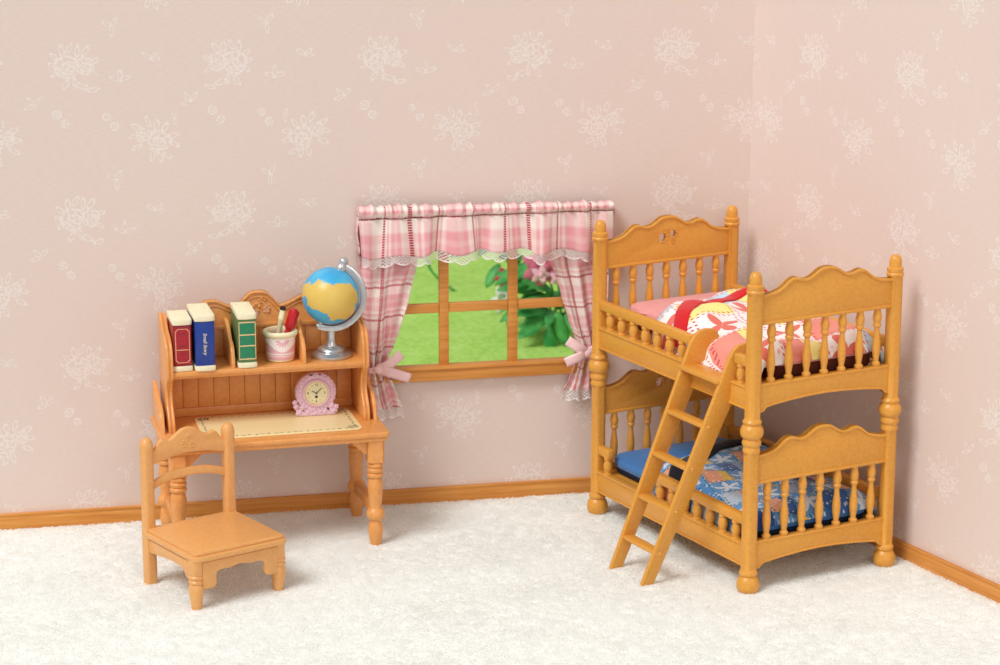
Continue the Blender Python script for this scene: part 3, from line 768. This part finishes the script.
# ------------------------------------------------------------------ desk with hutch
DC = (-2.676, -.425); DT = .045
cd_, sd_ = math.cos(DT), math.sin(DT)
def desk_world(a, b_, z=0): return (DC[0]+a*cd_-b_*sd_, DC[1]+a*sd_+b_*cd_, z)
def desk():
    r = thing('desk', 'orange wooden writing desk with shelved hutch standing by back wall', 'desk', desk_world(0, 0), DT)
    ZT = .6165
    b = MB(); b.sheet([rrect(-.573, .573, -.310, .307, .022, 5)], .026, T((0, 0, ZT-.013)), .007)
    b.sheet([rrect(-.562, .562, -.300, .304, .018, 5)], .028, T((0, 0, ZT-.036)), .008)
    b.build('desktop', 'desk', r)
    legp = [(.024, 0), (.028, .02), (.034, .06), (.0355, .09), (.031, .118), (.026, .135), (.034, .143), (.042, .155), (.044, .172), (.041, .188), (.032, .198), (.029, .206), (.031, .24), (.035, .29), (.0365, .325), (.033, .352), (.028, .365), (.038, .371), (.039, .383), (.031, .392), (.038, .399), (.039, .411), (.031, .420), (.038, .428), (.038, .440), (.034, .446), (.043, .452, 7), (.043, .57, 7)]
    for x in (-.504, .504):
        for y in (-.247, .247):
            b = MB(); b.lathe([(q_[0]*(1.1 if q_[1] < .45 else 1),)+tuple(q_[1:]) for q_ in legp], (x, y, 0), 24); b.build('leg', 'desk', r)
        b = MB(); ap = [(-.24, .575), (.24, .575), (.24, .47), (.2, .455), (.15, .47), (.1, .50), (0, .515), (-.1, .50), (-.15, .47), (-.2, .455), (-.24, .47)]
        b.sheet([ap], .024, T((x, 0, 0)) @ YZ, .004); b.build('side_apron', 'desk', r)
        b = MB(); st_ = [(-.225, .138), (-.1, .152), (0, .160), (.1, .152), (.225, .138), (.225, .202), (.1, .216), (0, .222), (-.1, .216), (-.225, .202)]
        b.sheet([st_], .040, T((x, 0, 0)) @ YZ, .006); b.build('stretcher', 'desk', r)
        # small triangular brackets beside the legs, front and back
        s = -1 if x > 0 else 1
        for y in (-.255, .265):
            b = MB(); b.sheet([[(x+s*.035, .575), (x+s*.135, .575), (x+s*.11, .545), (x+s*.06, .50), (x+s*.035, .49)]], .018, T((0, y, 0)) @ XZ, .003); b.build('bracket', 'desk', r)
    b = MB(); b.box(-.47, .47, .235, .262, .50, .575, .004); b.build('back_apron', 'desk', r)
    # curved wings at both ends of the desktop
    for x in (-.548, .548):
        w = crom([(.300, .615, 0), (.302, .74, 0), (.285, .80, 0), (.235, .822, 0), (.17, .80, 0), (.10, .765, 0), (.02, .742, 0), (-.03, .71, 0), (-.055, .66, 0), (-.07, .615, 0)], 4)
        b = MB(); b.sheet([[(p.x, p.y) for p in w]], .020, T((x, 0, 0)) @ YZ, .005)
        w2 = crom([(.270, .635, 0), (.272, .74, 0), (.25, .785, 0), (.20, .785, 0), (.10, .735, 0), (.02, .71, 0), (-.01, .68, 0), (-.03, .635, 0)], 4)
        b.sheet([[(p.x, p.y) for p in w2]], .026, T((x, 0, 0)) @ YZ, .004)
        b.build('wing', 'desk', r)
    # hutch sides
    prof = [(.262, ZT), (.262, 1.10), (.258, 1.165), (.225, 1.185), (.18, 1.178), (.135, 1.148), (.085, 1.118), (.03, 1.105), (-.025, 1.075), (-.052, 1.02), (-.058, .97), (-.062, .925), (-.055, .895), (-.025, .875), (.0, .845), (.012, .80), (-.005, .75), (-.035, .715), (-.058, .68), (-.068, .645), (-.068, ZT)]
    pc = [(p.x, p.y) for p in crom([(x, z, 0) for x, z in prof[1:-1]], 4)]
    for x in (-.503, .503):
        b = MB(); core = [(y+.007 if y < .2 else y, z-(.006 if z > .65 else 0)) for y, z in [prof[0]]+pc+[prof[-1]]]
        b.sheet([core], .026, T((x, 0, 0)) @ YZ, .002)
        for sx in (-.0105, .0105): b.sheet([[prof[0]]+pc+[prof[-1]]], .013, T((x+sx, 0, 0)) @ YZ, .005)
        b.build('hutch_side', 'desk', r)
    # back board with scalloped crest
    h = [(0, 1.262), (.04, 1.256), (.075, 1.225), (.11, 1.186), (.145, 1.19), (.18, 1.205), (.225, 1.225), (.27, 1.222), (.33, 1.19), (.40, 1.15), (.45, 1.135), (.49, 1.13)]
    tp = [(-x, z) for x, z in reversed(h)]+h[1:]
    tp = [(p.x, p.y) for p in crom([(x, z, 0) for x, z in tp], 4)]
    loops = [[(-.49, ZT), (.49, ZT)]+list(reversed(tp)), list(reversed(hole(.045, 1.156, .024, 14, .8))), list(reversed(hole(-.012, 1.142, .020, 14, .8)))]
    b = MB(); b.sheet(loops, .022, T((0, .268, 0)) @ XZ, .003)
    lip = tp+[(x, z-.015) for x, z in reversed(tp)]; b.sheet([lip], .036, T((0, .264, 0)) @ XZ, .005)
    lip2 = [(x*.96, z-.030) for x, z in tp]+[(x*.96, z-.036) for x, z in reversed(tp)]; b.sheet([lip2], .028, T((0, .264, 0)) @ XZ, .002)
    b.box(-.487, .487, .238, .26, 1.068, 1.092, .005); b.box(-.487, .487, .236, .262, ZT, ZT+.045, .005)
    for k in range(12):      # tongue-and-groove boards
        x0 = -.486+k*.081; b.box(x0+.0012, x0+.0798, .249, .2585, ZT+.03, .915, .0025); b.box(x0+.0012, x0+.0798, .250, .2585, .93, 1.07, .0025)
    emblem(b, .02, 1.185, .254, 1.2)
    b.build('back_panel', 'desk', r)
    b = MB(); b.box(-.49, .49, -.050, .262, .905, .930, .006); b.box(-.49, .49, -.042, -.020, .893, .91, .004); b.build('shelf', 'desk', r)
    dv = [(.25, .93), (.25, 1.13), (.20, 1.14), (.14, 1.125), (.09, 1.09), (.06, 1.065), (.02, 1.05), (-.015, 1.02), (-.03, .97), (-.032, .93)]
    dv = [dv[0]]+[(p.x, p.y) for p in crom([(x, z, 0) for x, z in dv[1:]], 4)]
    for x in (-.178, .188):
        b = MB(); b.sheet([dv], .020, T((x, 0, 0)) @ YZ, .005); b.build('divider', 'desk', r)
desk()

def desk_mat():
    g = G('desk_mat_print'); co = g.coord(); x, y, z = g.sep(co)
    ax = g.math('ABSOLUTE', x); ay = g.math('ABSOLUTE', y)
    # distance inward from the printed frame; x half .40, y half .205
    dx = g.math('ABSOLUTE', g.math('SUBTRACT', ax, .375)); dy = g.math('ABSOLUTE', g.math('SUBTRACT', ay, .182))
    inx = g.math('LESS_THAN', ay, .184); iny = g.math('LESS_THAN', ax, .377)
    wav = g.math('MULTIPLY', g.math('SINE', g.math('MULTIPLY', g.math('ADD', x, y), 120.0)), .003)
    ln = g.math('MAXIMUM', g.math('MULTIPLY', g.math('LESS_THAN', g.math('ABSOLUTE', g.math('ADD', g.math('SUBTRACT', ax, .375), wav)), .0042), inx),
                g.math('MULTIPLY', g.math('LESS_THAN', g.math('ABSOLUTE', g.math('ADD', g.math('SUBTRACT', ay, .182), wav)), .0042), iny))
    ds = g.math('GREATER_THAN', g.math('SINE', g.math('MULTIPLY', g.math('ADD', x, y), 190.0)), -.1)
    # leaf clusters in the corners
    cn = g.length(g.comb(g.math('SUBTRACT', ax, .360), g.math('SUBTRACT', ay, .165)))
    cl = g.math('MULTIPLY', g.math('LESS_THAN', cn, .032), g.math('GREATER_THAN', g.noise(co, 90, 2), .53))
    m = g.math('MAXIMUM', g.math('MULTIPLY', ln, ds), cl)
    return g.fin(g.mix(m, lin((246, 226, 170)), lin((72, 92, 66))), .4, .5)
M['mat'] = desk_mat()
b = MB(); b.sheet([rrect(-.405, .405, -.208, .208, .035, 6)], .008, T((0, 0, .0042)), .003)
o = b.build('desk_mat', 'mat'); o.location = desk_world(.043, -.025, .6165); o.rotation_euler.z = DT
tag(o, 'cream desk mat with dotted leaf border lying on the desktop', 'desk mat')

# books
def book(name_label, a0, a1, y0, y1, h, cover, kind, lean=0):
    w = a1-a0; d = y1-y0; r = thing('book', name_label, 'book', desk_world((a0+a1)/2, (y0+y1)/2, .9305), DT+lean, 'books on the desk hutch')
    b = MB()
    # rounded spine and flat boards, seen from above
    cov = [(-w/2, d/2)]+[(-w/2*math.cos(t*PI), -d/2+.007-.007*math.sin(t*PI)) for t in [k/8 for k in range(9)]]+[(w/2, d/2)]
    b.sheet([cov], h-.052, T((0, 0, h/2+.0)), .003); b.build('cover', cover, r)
    # page block showing as cream caps at head and tail
    for z0, z1, nm in ((0, .030, 'tail_edge'), (h-.034, h, 'head_edge')):
        b = MB(); c2 = [(-w/2-.003, d/2-.004)]+[(-(w/2+.003)*math.cos(t*PI), -d/2+.004-.012*math.sin(t*PI)) for t in [k/8 for k in range(9)]]+[(w/2+.003, d/2-.004)]
        n = 12
        for k in range(n): c2.append((w/2-(w/n)*(k+.5), d/2+(-.002 if k % 2 else -.010)))
        b.sheet([c2], z1-z0-.002, T((0, 0, (z0+z1)/2)), .005)
        # collar under the cap
        b.sheet([[(x*.96, y*.99) for x, y in cov]], .016, T((0, 0, z1+.004 if z0 == 0 else z0-.004)), .003)
        if z0:
            for k in range(6): b.box(-w/2+.008+k*(w-.016)/6, -w/2+.011+k*(w-.016)/6, -d/2+.03, d/2-.012, z1-.003, z1+.0006, 0)
        b.build(nm, 'pagecream', r)
    yf = -d/2-.0015
    b = MB(); m = T((0, yf+.001, 0)) @ XZ
    if kind == 'red':
        b.sheet([rrect(-w*.44, w*.44, .038, h-.046, .006, 3)], .003, m, .001); o = b.build('spine_label', 'redlabel', r)
        b = MB(); m = T((0, yf-.0006, 0)) @ XZ
        zz0, zz1, xx, c = .046, h-.052, w*.39, .012
        fr = [(-xx+c, zz0), (xx-c, zz0), (xx-c*.6, zz0+c*.6), (xx, zz0+c), (xx, zz1-c), (xx-c*.6, zz1-c*.6), (xx-c, zz1), (-xx+c, zz1), (-xx+c*.6, zz1-c*.6), (-xx, zz1-c), (-xx, zz0+c), (-xx+c*.6, zz0+c*.6)]
        inn = [(x*.92, (z-h/2)*.975+h/2) for x, z in fr]
        b.sheet([fr, list(reversed(inn))], .002, m, .0004); b.sheet([[(-xx, .112), (xx, .112), (xx, .115), (-xx, .115)]], .002, m, .0004); b.build('gilt_frame', 'gold', r)
        b = MB()
        for zc, ww in ((.196, .6), (.134, .5), (.092, .3)):
            b = MB(); b.sheet([[(-xx*ww, zc-.003), (0, zc-.006), (xx*ww, zc-.003), (xx*ww, zc+.003), (0, zc+.006), (-xx*ww, zc+.003)]], .002, m, .0003); b.build('ornament', M['red'], r)
    elif kind == 'blue':
        b.text('Small Story', .025, T((0, yf-.0006, h*.49)) @ XZ @ Matrix.Rotation(-PI/2, 4, 'Z'), .0008, .25); b.build('title', 'pagecream', r, smooth=False)
    else:
        b.sheet([rrect(-w*.45, w*.45, .046, h-.046, .003, 2)], .003, m, .001); b.build('spine_label', 'greenlabel', r)
        b = MB(); m = T((0, yf-.0008, 0)) @ XZ; zs = [.048, .048+(h-.096)*.36, .048+(h-.096)*.66, h-.048]
        for z in zs: b.sheet([[(-w*.46, z-.003), (w*.46, z-.003), (w*.46, z+.003), (-w*.46, z+.003)]], .002, m, .0004)
        for x in (-w*.45, w*.45): b.sheet([[(x-.0018, zs[0]), (x+.0018, zs[0]), (x+.0018, zs[-1]), (x-.0018, zs[-1])]], .002, m, .0004)
        b.build('gilt_bands', 'gold', r)
book('red book with gilt framed spine, leftmost on the hutch shelf', -.481, -.388, -.036, .18, .274, 'red', 'red')
book('dark blue book with white lettering on its spine', -.372, -.274, -.056, .228, .292, 'blue', 'blue')
book('green book with gilt bands on its spine', -.150, -.058, -.045, .228, .287, 'green', 'green', -.02)

# pen cup
def cup():
    g = G('cup_print'); co = g.coord(); x, y, z = g.sep(co)
    ang = g.math('ARCTAN2', x, g.math('MULTIPLY', y, -1.0))
    lace_z = g.math('ADD', .078, g.math('MULTIPLY', g.math('COSINE', g.math('MULTIPLY', ang, 2.3)), -.022))
    inl = g.math('MULTIPLY', g.math('GREATER_THAN', z, lace_z), g.math('LESS_THAN', z, .128))
    p = g.comb(g.math('MULTIPLY', g.math('SINE', g.math('MULTIPLY', ang, 1.0)), .078), z)
    acc = None
    for k in range(7):
        a = PI+PI*(k+.5)/7; d = g.length(g.tex(p, (.0+.026*math.cos(a), .120+.026*math.sin(a), 0), a, (.014, .0055, 1)))
        acc = d if acc is None else g.math('MINIMUM', acc, d)
    inl = g.math('MULTIPLY', inl, g.math('GREATER_THAN', acc, 1.0))
    ln = g.math('MAXIMUM', g.math('LESS_THAN', g.math('ABSOLUTE', g.math('SUBTRACT', z, .045)), .004), g.math('LESS_THAN', g.math('ABSOLUTE', g.math('SUBTRACT', z, .033)), .002))
    M['cup'] = g.fin(g.mix(g.math('MAXIMUM', inl, ln), lin((238, 186, 196)), lin((252, 244, 238))), .4, .5)
    r = thing('pen_cup', 'pink pen cup with white lace print and cream rim on the hutch shelf', 'cup', desk_world(.083, .085, .9305), DT)
    b = MB(); b.lathe([(.058, .012), (.071, .014), (.073, .03), (.077, .09), (.079, .132), (.073, .134), (.071, .10), (.068, .03), (.01, .026)], (0, 0, 0), 40); b.build('cup_body', 'cup', r)
    b = MB(); b.lathe([(.055, 0), (.064, .0), (.070, .006), (.070, .013), (.06, .015)], (0, 0, 0), 40)
    b.build('cup_foot', 'cream', r)
    b = MB(); pr = [(.072, .128), (.083, .130), (.090, .137), (.093, .146), (.090, .155), (.082, .160), (.075, .158), (.070, .148), (.071, .134)]
    b.lathe(pr, (0, 0, 0), 40, cap=False); b.bm.verts.ensure_lookup_table(); b.build('cup_rim', 'cream', r)
cup()
def pen(name, label, cat, base, tip, rad, mat, parts):
    b0 = Vector(base); b1 = Vector(tip); L_ = (b1-b0).length
    r = thing(name, label, cat, desk_world(b0.x, b0.y, b0.z), 0)
    d = (b1-b0).normalized(); wd = Vector((d.x*cd_-d.y*sd_, d.x*sd_+d.y*cd_, d.z)); r.rotation_euler = wd.to_track_quat('Z', 'Y').to_euler()
    parts(r, L_)
def cream_pen(r, L_):
    b = MB(); b.lathe([(.012, 0), (.014, .01), (.014, L_-.075), (.016, L_-.072), (.016, L_-.060), (.0145, L_-.058), (.0145, L_-.020)], seg=16); b.build('barrel', 'cream', r)
    b = MB(); b.lathe([(.0145, L_-.020), (.015, L_-.012), (.013, L_-.002), (.008, L_)], seg=16); b.build('cap', 'black', r)
def red_pen(r, L_):
    b = MB(); b.lathe([(.014, 0), (.015, .08), (.015, L_-.11)], seg=16); b.build('barrel', 'redpen', r)
    b = MB(); b.lathe([(.016, L_-.11), (.023, L_-.10), (.024, L_-.02), (.021, L_-.006), (.012, L_)], seg=20, sq=3); b.box(-.005, .005, -.032, -.022, L_-.10, L_-.012, .003); b.build('cap', 'redpen', r)
pen('pen', 'cream pen with black tip standing in the pink cup', 'pen', (.060, .105, .962), (.103, .085, 1.212), .014, 'cream', cream_pen)
pen('marker', 'thick red marker leaning in the pink cup', 'marker', (.082, .07, .962), (.162, .085, 1.195), .02, 'redpen', red_pen)

# globe
def globe():
    r = thing('globe', 'blue and yellow globe on silver stand at right end of the shelf', 'globe', desk_world(.350, .085, .9305), DT)
    c = Vector((0, 0, .322)); tilt = math.radians(22); R_ = .148
    g = G('globe_map'); co = g.coord(); x, y, z = g.sep(co)
    n = g.noise(co, 9, 4, .6, 0, 1); nx, nz, _ = g.sep(n)
    # coordinates on the visible face with coast noise
    px = g.math('ADD', x, g.math('MULTIPLY', g.math('SUBTRACT', nx, .5), .13)); pz = g.math('ADD', z, g.math('MULTIPLY', g.math('SUBTRACT', nz, .5), .13))
    p = g.comb(px, g.math('MULTIPLY', y, .6), pz)
    acc = None
    for (cx, cy, cz, rx, ry, rz) in ((-.115, -.03, .03, .05, .08, .05), (.0, -.075, .030, .125, .09, .066), (-.085, -.05, .0, .07, .08, .072), (.02, -.07, -.055, .085, .07, .048), (-.01, .10, .02, .10, .05, .09), (.10, .02, .03, .04, .05, .06), (-.06, .05, -.09, .05, .05, .04)):
        x_ = g.n('ShaderNodeMapping', vector_type='TEXTURE'); g.put(x_.inputs[0], p); x_.inputs[1].default_value = (cx, cy, cz); x_.inputs[3].default_value = (rx, ry, rz)
        d = g.length(x_.outputs[0]); acc = d if acc is None else g.math('MINIMUM', acc, d)
    land = g.math('SUBTRACT', 1.0, g.smooth(acc, .96, 1.03))
    sea = g.mix(g.smooth(g.noise(co, 10, 2), .3, .7), lin((58, 170, 222)), lin((84, 190, 232)))
    M['globe'] = g.fin(g.mix(land, sea, lin((226, 192, 96))), .35, .5)
    rot = T(c) @ Matrix.Rotation(tilt, 4, 'Y')
    b = MB(); b.ball((0, 0, 0), R_, 48); sp = b.build('sphere', 'globe', r); sp.location = c; sp.rotation_euler = (0, tilt*.35, .15)
    ax = Vector((math.sin(tilt), 0, math.cos(tilt)))
    for s, l in ((1, .046), (-1, .02)):
        b = MB()
        m = T(c+ax*s*(R_-.004)) @ (Matrix.Rotation(tilt, 4, 'Y') if s > 0 else Matrix.Rotation(tilt+PI, 4, 'Y'))
        if s > 0: b.lathe([(.030, 0), (.030, .008), (.026, .012), (.024, .034), (.023, .044), (.026, .048), (.024, .056), (.016, .066), (.005, .070)], mat=m, seg=20)
        else: b.lathe([(.014, 0), (.014, .014), (.018, .018), (.019, .028), (.014, .038), (.004, .041)], mat=m, seg=20)
        b.build('axis_knob', 'silver', r)
    # meridian arc on the right-hand side
    rin, rout = R_+.006, R_+.038; N = 36; outer = []; inner = []
    for k in range(N+1):
        a = PI/2-tilt+math.radians(2)-k/N*math.radians(184); e = .0
        outer.append(((rout)*math.cos(a), rout*math.sin(a))); inner.append((rin*math.cos(a), rin*math.sin(a)))
    b = MB(); b.sheet([outer+list(reversed(inner))], .030, T(c) @ Matrix.Rotation(-.25, 4, ax) @ XZ, .006)
    for k in range(1, 12):
        a = PI/2-tilt-k/12*PI; p0 = Vector((math.cos(a), 0, math.sin(a))); q = c+Matrix.Rotation(-.25, 3, ax)@(p0*(R_+.022)+Vector((0, -.0145, 0))); b.ball(q, .0026, 6)
    b.build('meridian_arc', 'silver', r)
    b = MB(); b.lathe([(.100, 0), (.104, .006), (.104, .014), (.095, .022), (.076, .027), (.070, .032), (.072, .040), (.066, .050), (.050, .056), (.034, .060), (.027, .075), (.024, .10), (.027, .130), (.030, .146), (.02, .152)], seg=40); b.build('base', 'silver', r)
globe()

# clock
def clock():
    r = thing('clock', 'round pink ornate clock with rose feet on the desk mat', 'clock', desk_world(.262, .085, .6255), DT-.02)
    R_ = .108; zc = .122
    b = MB()
    m = T((0, 0, zc)) @ XZ
    circ = lambda rr_, n=48, w=0, k=12: [((rr_+w*math.cos(2*PI*i/n*k))*math.cos(2*PI*i/n), (rr_+w*math.cos(2*PI*i/n*k))*math.sin(2*PI*i/n)) for i in range(n)]
    b.sheet([circ(R_)], .050, m, .016)
    b.lathe([(.060, 0), (.060, .008), (.064, .014), (.070, .014), (.075, .006), (.076, -.004), (.060, -.004)], mat=T((0, -.022, zc)) @ Matrix.Rotation(PI/2, 4, 'X'), seg=40, cap=False)
    rc = random.Random(3)
    for k in range(26):     # beaded filigree round the rim
        a = 2*PI*k/26; b.ball((.090*math.cos(a), -.024, zc+.090*math.sin(a)), .010, 8, (1, .6, 1))
        a += .12; b.ball((.101*math.cos(a), -.018, zc+.101*math.sin(a)), .007, 8)
    b.build('case', 'pink', r)
    b = MB()
    for (x, z, s) in ((-.088, .020, .022), (-.045, .018, .020), (.045, .018, .020), (.088, .020, .022), (-.004, .014, .016), (-.105, .052, .016), (-.112, .075, .014), (-.072, .046, .018), (.080, .048, .018), (.104, .042, .014), (.020, .022, .015), (-.025, .030, .014)):
        b.ball((x, -.026, z), s*.62, 10, (1, .7, 1))
        for k in range(5):
            a = 2*PI*k/5+x*30; b.ball((x+s*.62*math.cos(a), -.024, max(z+s*.62*math.sin(a), .009)), s*.45, 8, (1, .6, 1))
    b.box(-.095, .095, -.03, .025, .0, .020, .006)
    b.build('rose_base', 'pink', r)
    for x in (-.024, .020):
        b = MB(); b.ball((x, -.022, zc+R_-.012), .010, 10, (1, .5, .45)); b.build('eyelet', 'dark', r)
    b = MB(); b.lathe([(.002, 0), (.062, 0), (.062, .004), (.002, .004)], mat=T((0, -.026, zc)) @ Matrix.Rotation(PI/2, 4, 'X'), seg=40); fc = b.build('dial', 'cream', r)
    b = MB(); b.lathe([(.058, 0), (.0655, 0), (.0655, .008), (.061, .009), (.058, .006)], mat=T((0, -.026, zc)) @ Matrix.Rotation(PI/2, 4, 'X'), seg=40, cap=False); b.build('bezel', 'gold', r)
    b = MB(); mt = lambda x, z: T((x, -.0312, zc+z)) @ XZ
    for t_, x, z in (('12', 0, .044), ('3', .044, 0), ('6', 0, -.044), ('9', -.044, 0)): b.text(t_, .018, mt(x, z), .0004)
    for k in range(12):
        if k % 3: a = PI/6*k; b.box(.044*math.sin(a)-.0015, .044*math.sin(a)+.0015, -.0318, -.0306, zc+.044*math.cos(a)-.0015, zc+.044*math.cos(a)+.0015, 0)
    b.ball((0, -.031, zc-.020), .008, 8, (1, .1, 1))
    b.build('numerals', 'dark', fc, smooth=False)
    b = MB()
    for a, l in ((math.radians(48), .040), (math.radians(-62), .026)):
        d = Vector((math.sin(a), 0, math.cos(a))); b.tube([Vector((0, -.033, zc))-d*.006, Vector((0, -.033, zc))+d*l], .0016, 6)
    b.ball((0, -.033, zc), .004, 8); b.build('hands', 'black', fc)
clock()

# ------------------------------------------------------------------ chair
def chair():
    CA = (-3.155, -1.425); CT = .42296; cw, cdp = .4557, .4575
    off = Vector((cw/2, cdp/2, 0)); c, s = math.cos(CT), math.sin(CT)
    loc = (CA[0]+off.x*c-off.y*s, CA[1]+off.x*s+off.y*c, 0)
    r = thing('chair', 'orange wooden chair with curved back rails in front of the desk', 'chair', loc, CT)
    lp = [(.022, 0), (.025, .01), (.031, .05), (.036, .095), (.037, .118), (.031, .130), (.036, .136), (.037, .146), (.031, .153), (.036, .159), (.037, .169), (.032, .176), (.035, .182), (.035, .255)]
    for x in (0, cw):
        b = MB(off); b.lathe(lp, (x, 0, 0), 24); b.build('leg', 'chair', r)
        # rear leg and back post in one piece, square below and rounded on top
        b = MB(off); b.lathe([(.026, 0, 6), (.028, .02, 6), (.0285, .30, 6), (.0285, .34, 4), (.0285, .66, 4), (.031, .69, 3), (.032, .71, 2.5), (.028, .732, 2), (.018, .744, 2), (.006, .748, 2)], (x, cdp, 0), 24); b.build('back_post', 'chair', r)
    b = MB(off)
    b.sheet([rrect(-.030, cw+.030, -.052, cdp-.006, .028, 6)], .030, T((0, 0, .262)), .008)
    b.sheet([rrect(-.020, cw+.020, -.040, cdp+.0, .022, 6)], .018, T((0, 0, .285)), .006)
    b.build('seat', 'chair', r)
    ap = [(.02, .105), (.075, .105), (.092, .118), (.096, .14), (.094, .165), (.105, .182), (.13, .188), (.17, .186), (cw/2, .196)]
    ap = ap+[(cw-x, z) for x, z in reversed(ap[:-1])]
    lo = [(p.x, p.y) for p in crom([(x, z, 0) for x, z in ap], 3)]
    b = MB(off); b.sheet([lo+[(cw-.02, .24), (.02, .24)]], .020, T((0, -.022, 0)) @ XZ, .004); b.build('front_apron', 'chair', r)
    for x in (-.008, cw+.008):
        sa_ = [(.02, .14), (.045, .142), (.07, .155), (.09, .18), (.12, .19), (.2, .192), (.3, .185), (.42, .172), (.44, .172), (.44, .24), (.02, .24)]
        b = MB(off); b.sheet([sa_], .018, T((x, 0, 0)) @ YZ, .003); b.build('side_apron', 'chair', r)
    h = [(0, .765), (.035, .758), (.07, .735), (.095, .719), (.115, .716), (.14, .724), (.16, .716), (.18, .690), (.195, .678), (.215, .682)]
    C = cw/2; top = [(C-x, z) for x, z in reversed(h)]+[(C+x, z) for x, z in h[1:]]
    top = [(p.x, p.y) for p in crom([(x, z, 0) for x, z in top], 4)]
    bot = [(.01, .603), (.06, .614), (.13, .630), (C, .638), (cw-.13, .630), (cw-.06, .614), (cw-.01, .603)]
    b = MB(off); b.sheet([bot+list(reversed(top))], .030, T((0, cdp, 0)) @ XZ, .006); 
    emblem(b, C, .697, cdp-.015, 1.0)
    b.build('crest_rail', 'chair', r)
    u = [(.01, .512), (.06, .535), (.13, .553), (C, .560), (cw-.13, .553), (cw-.06, .535), (cw-.01, .512)]
    l = [(x, z-.042) for x, z in u]
    uu = [(p.x, p.y) for p in crom([(x, z, 0) for x, z in u], 3)]; ll = [(p.x, p.y) for p in crom([(x, z, 0) for x, z in l], 3)]
    b = MB(off); b.sheet([ll+list(reversed(uu))], .026, T((0, cdp, 0)) @ XZ, .007); b.build('back_rail', 'chair', r)
chair()
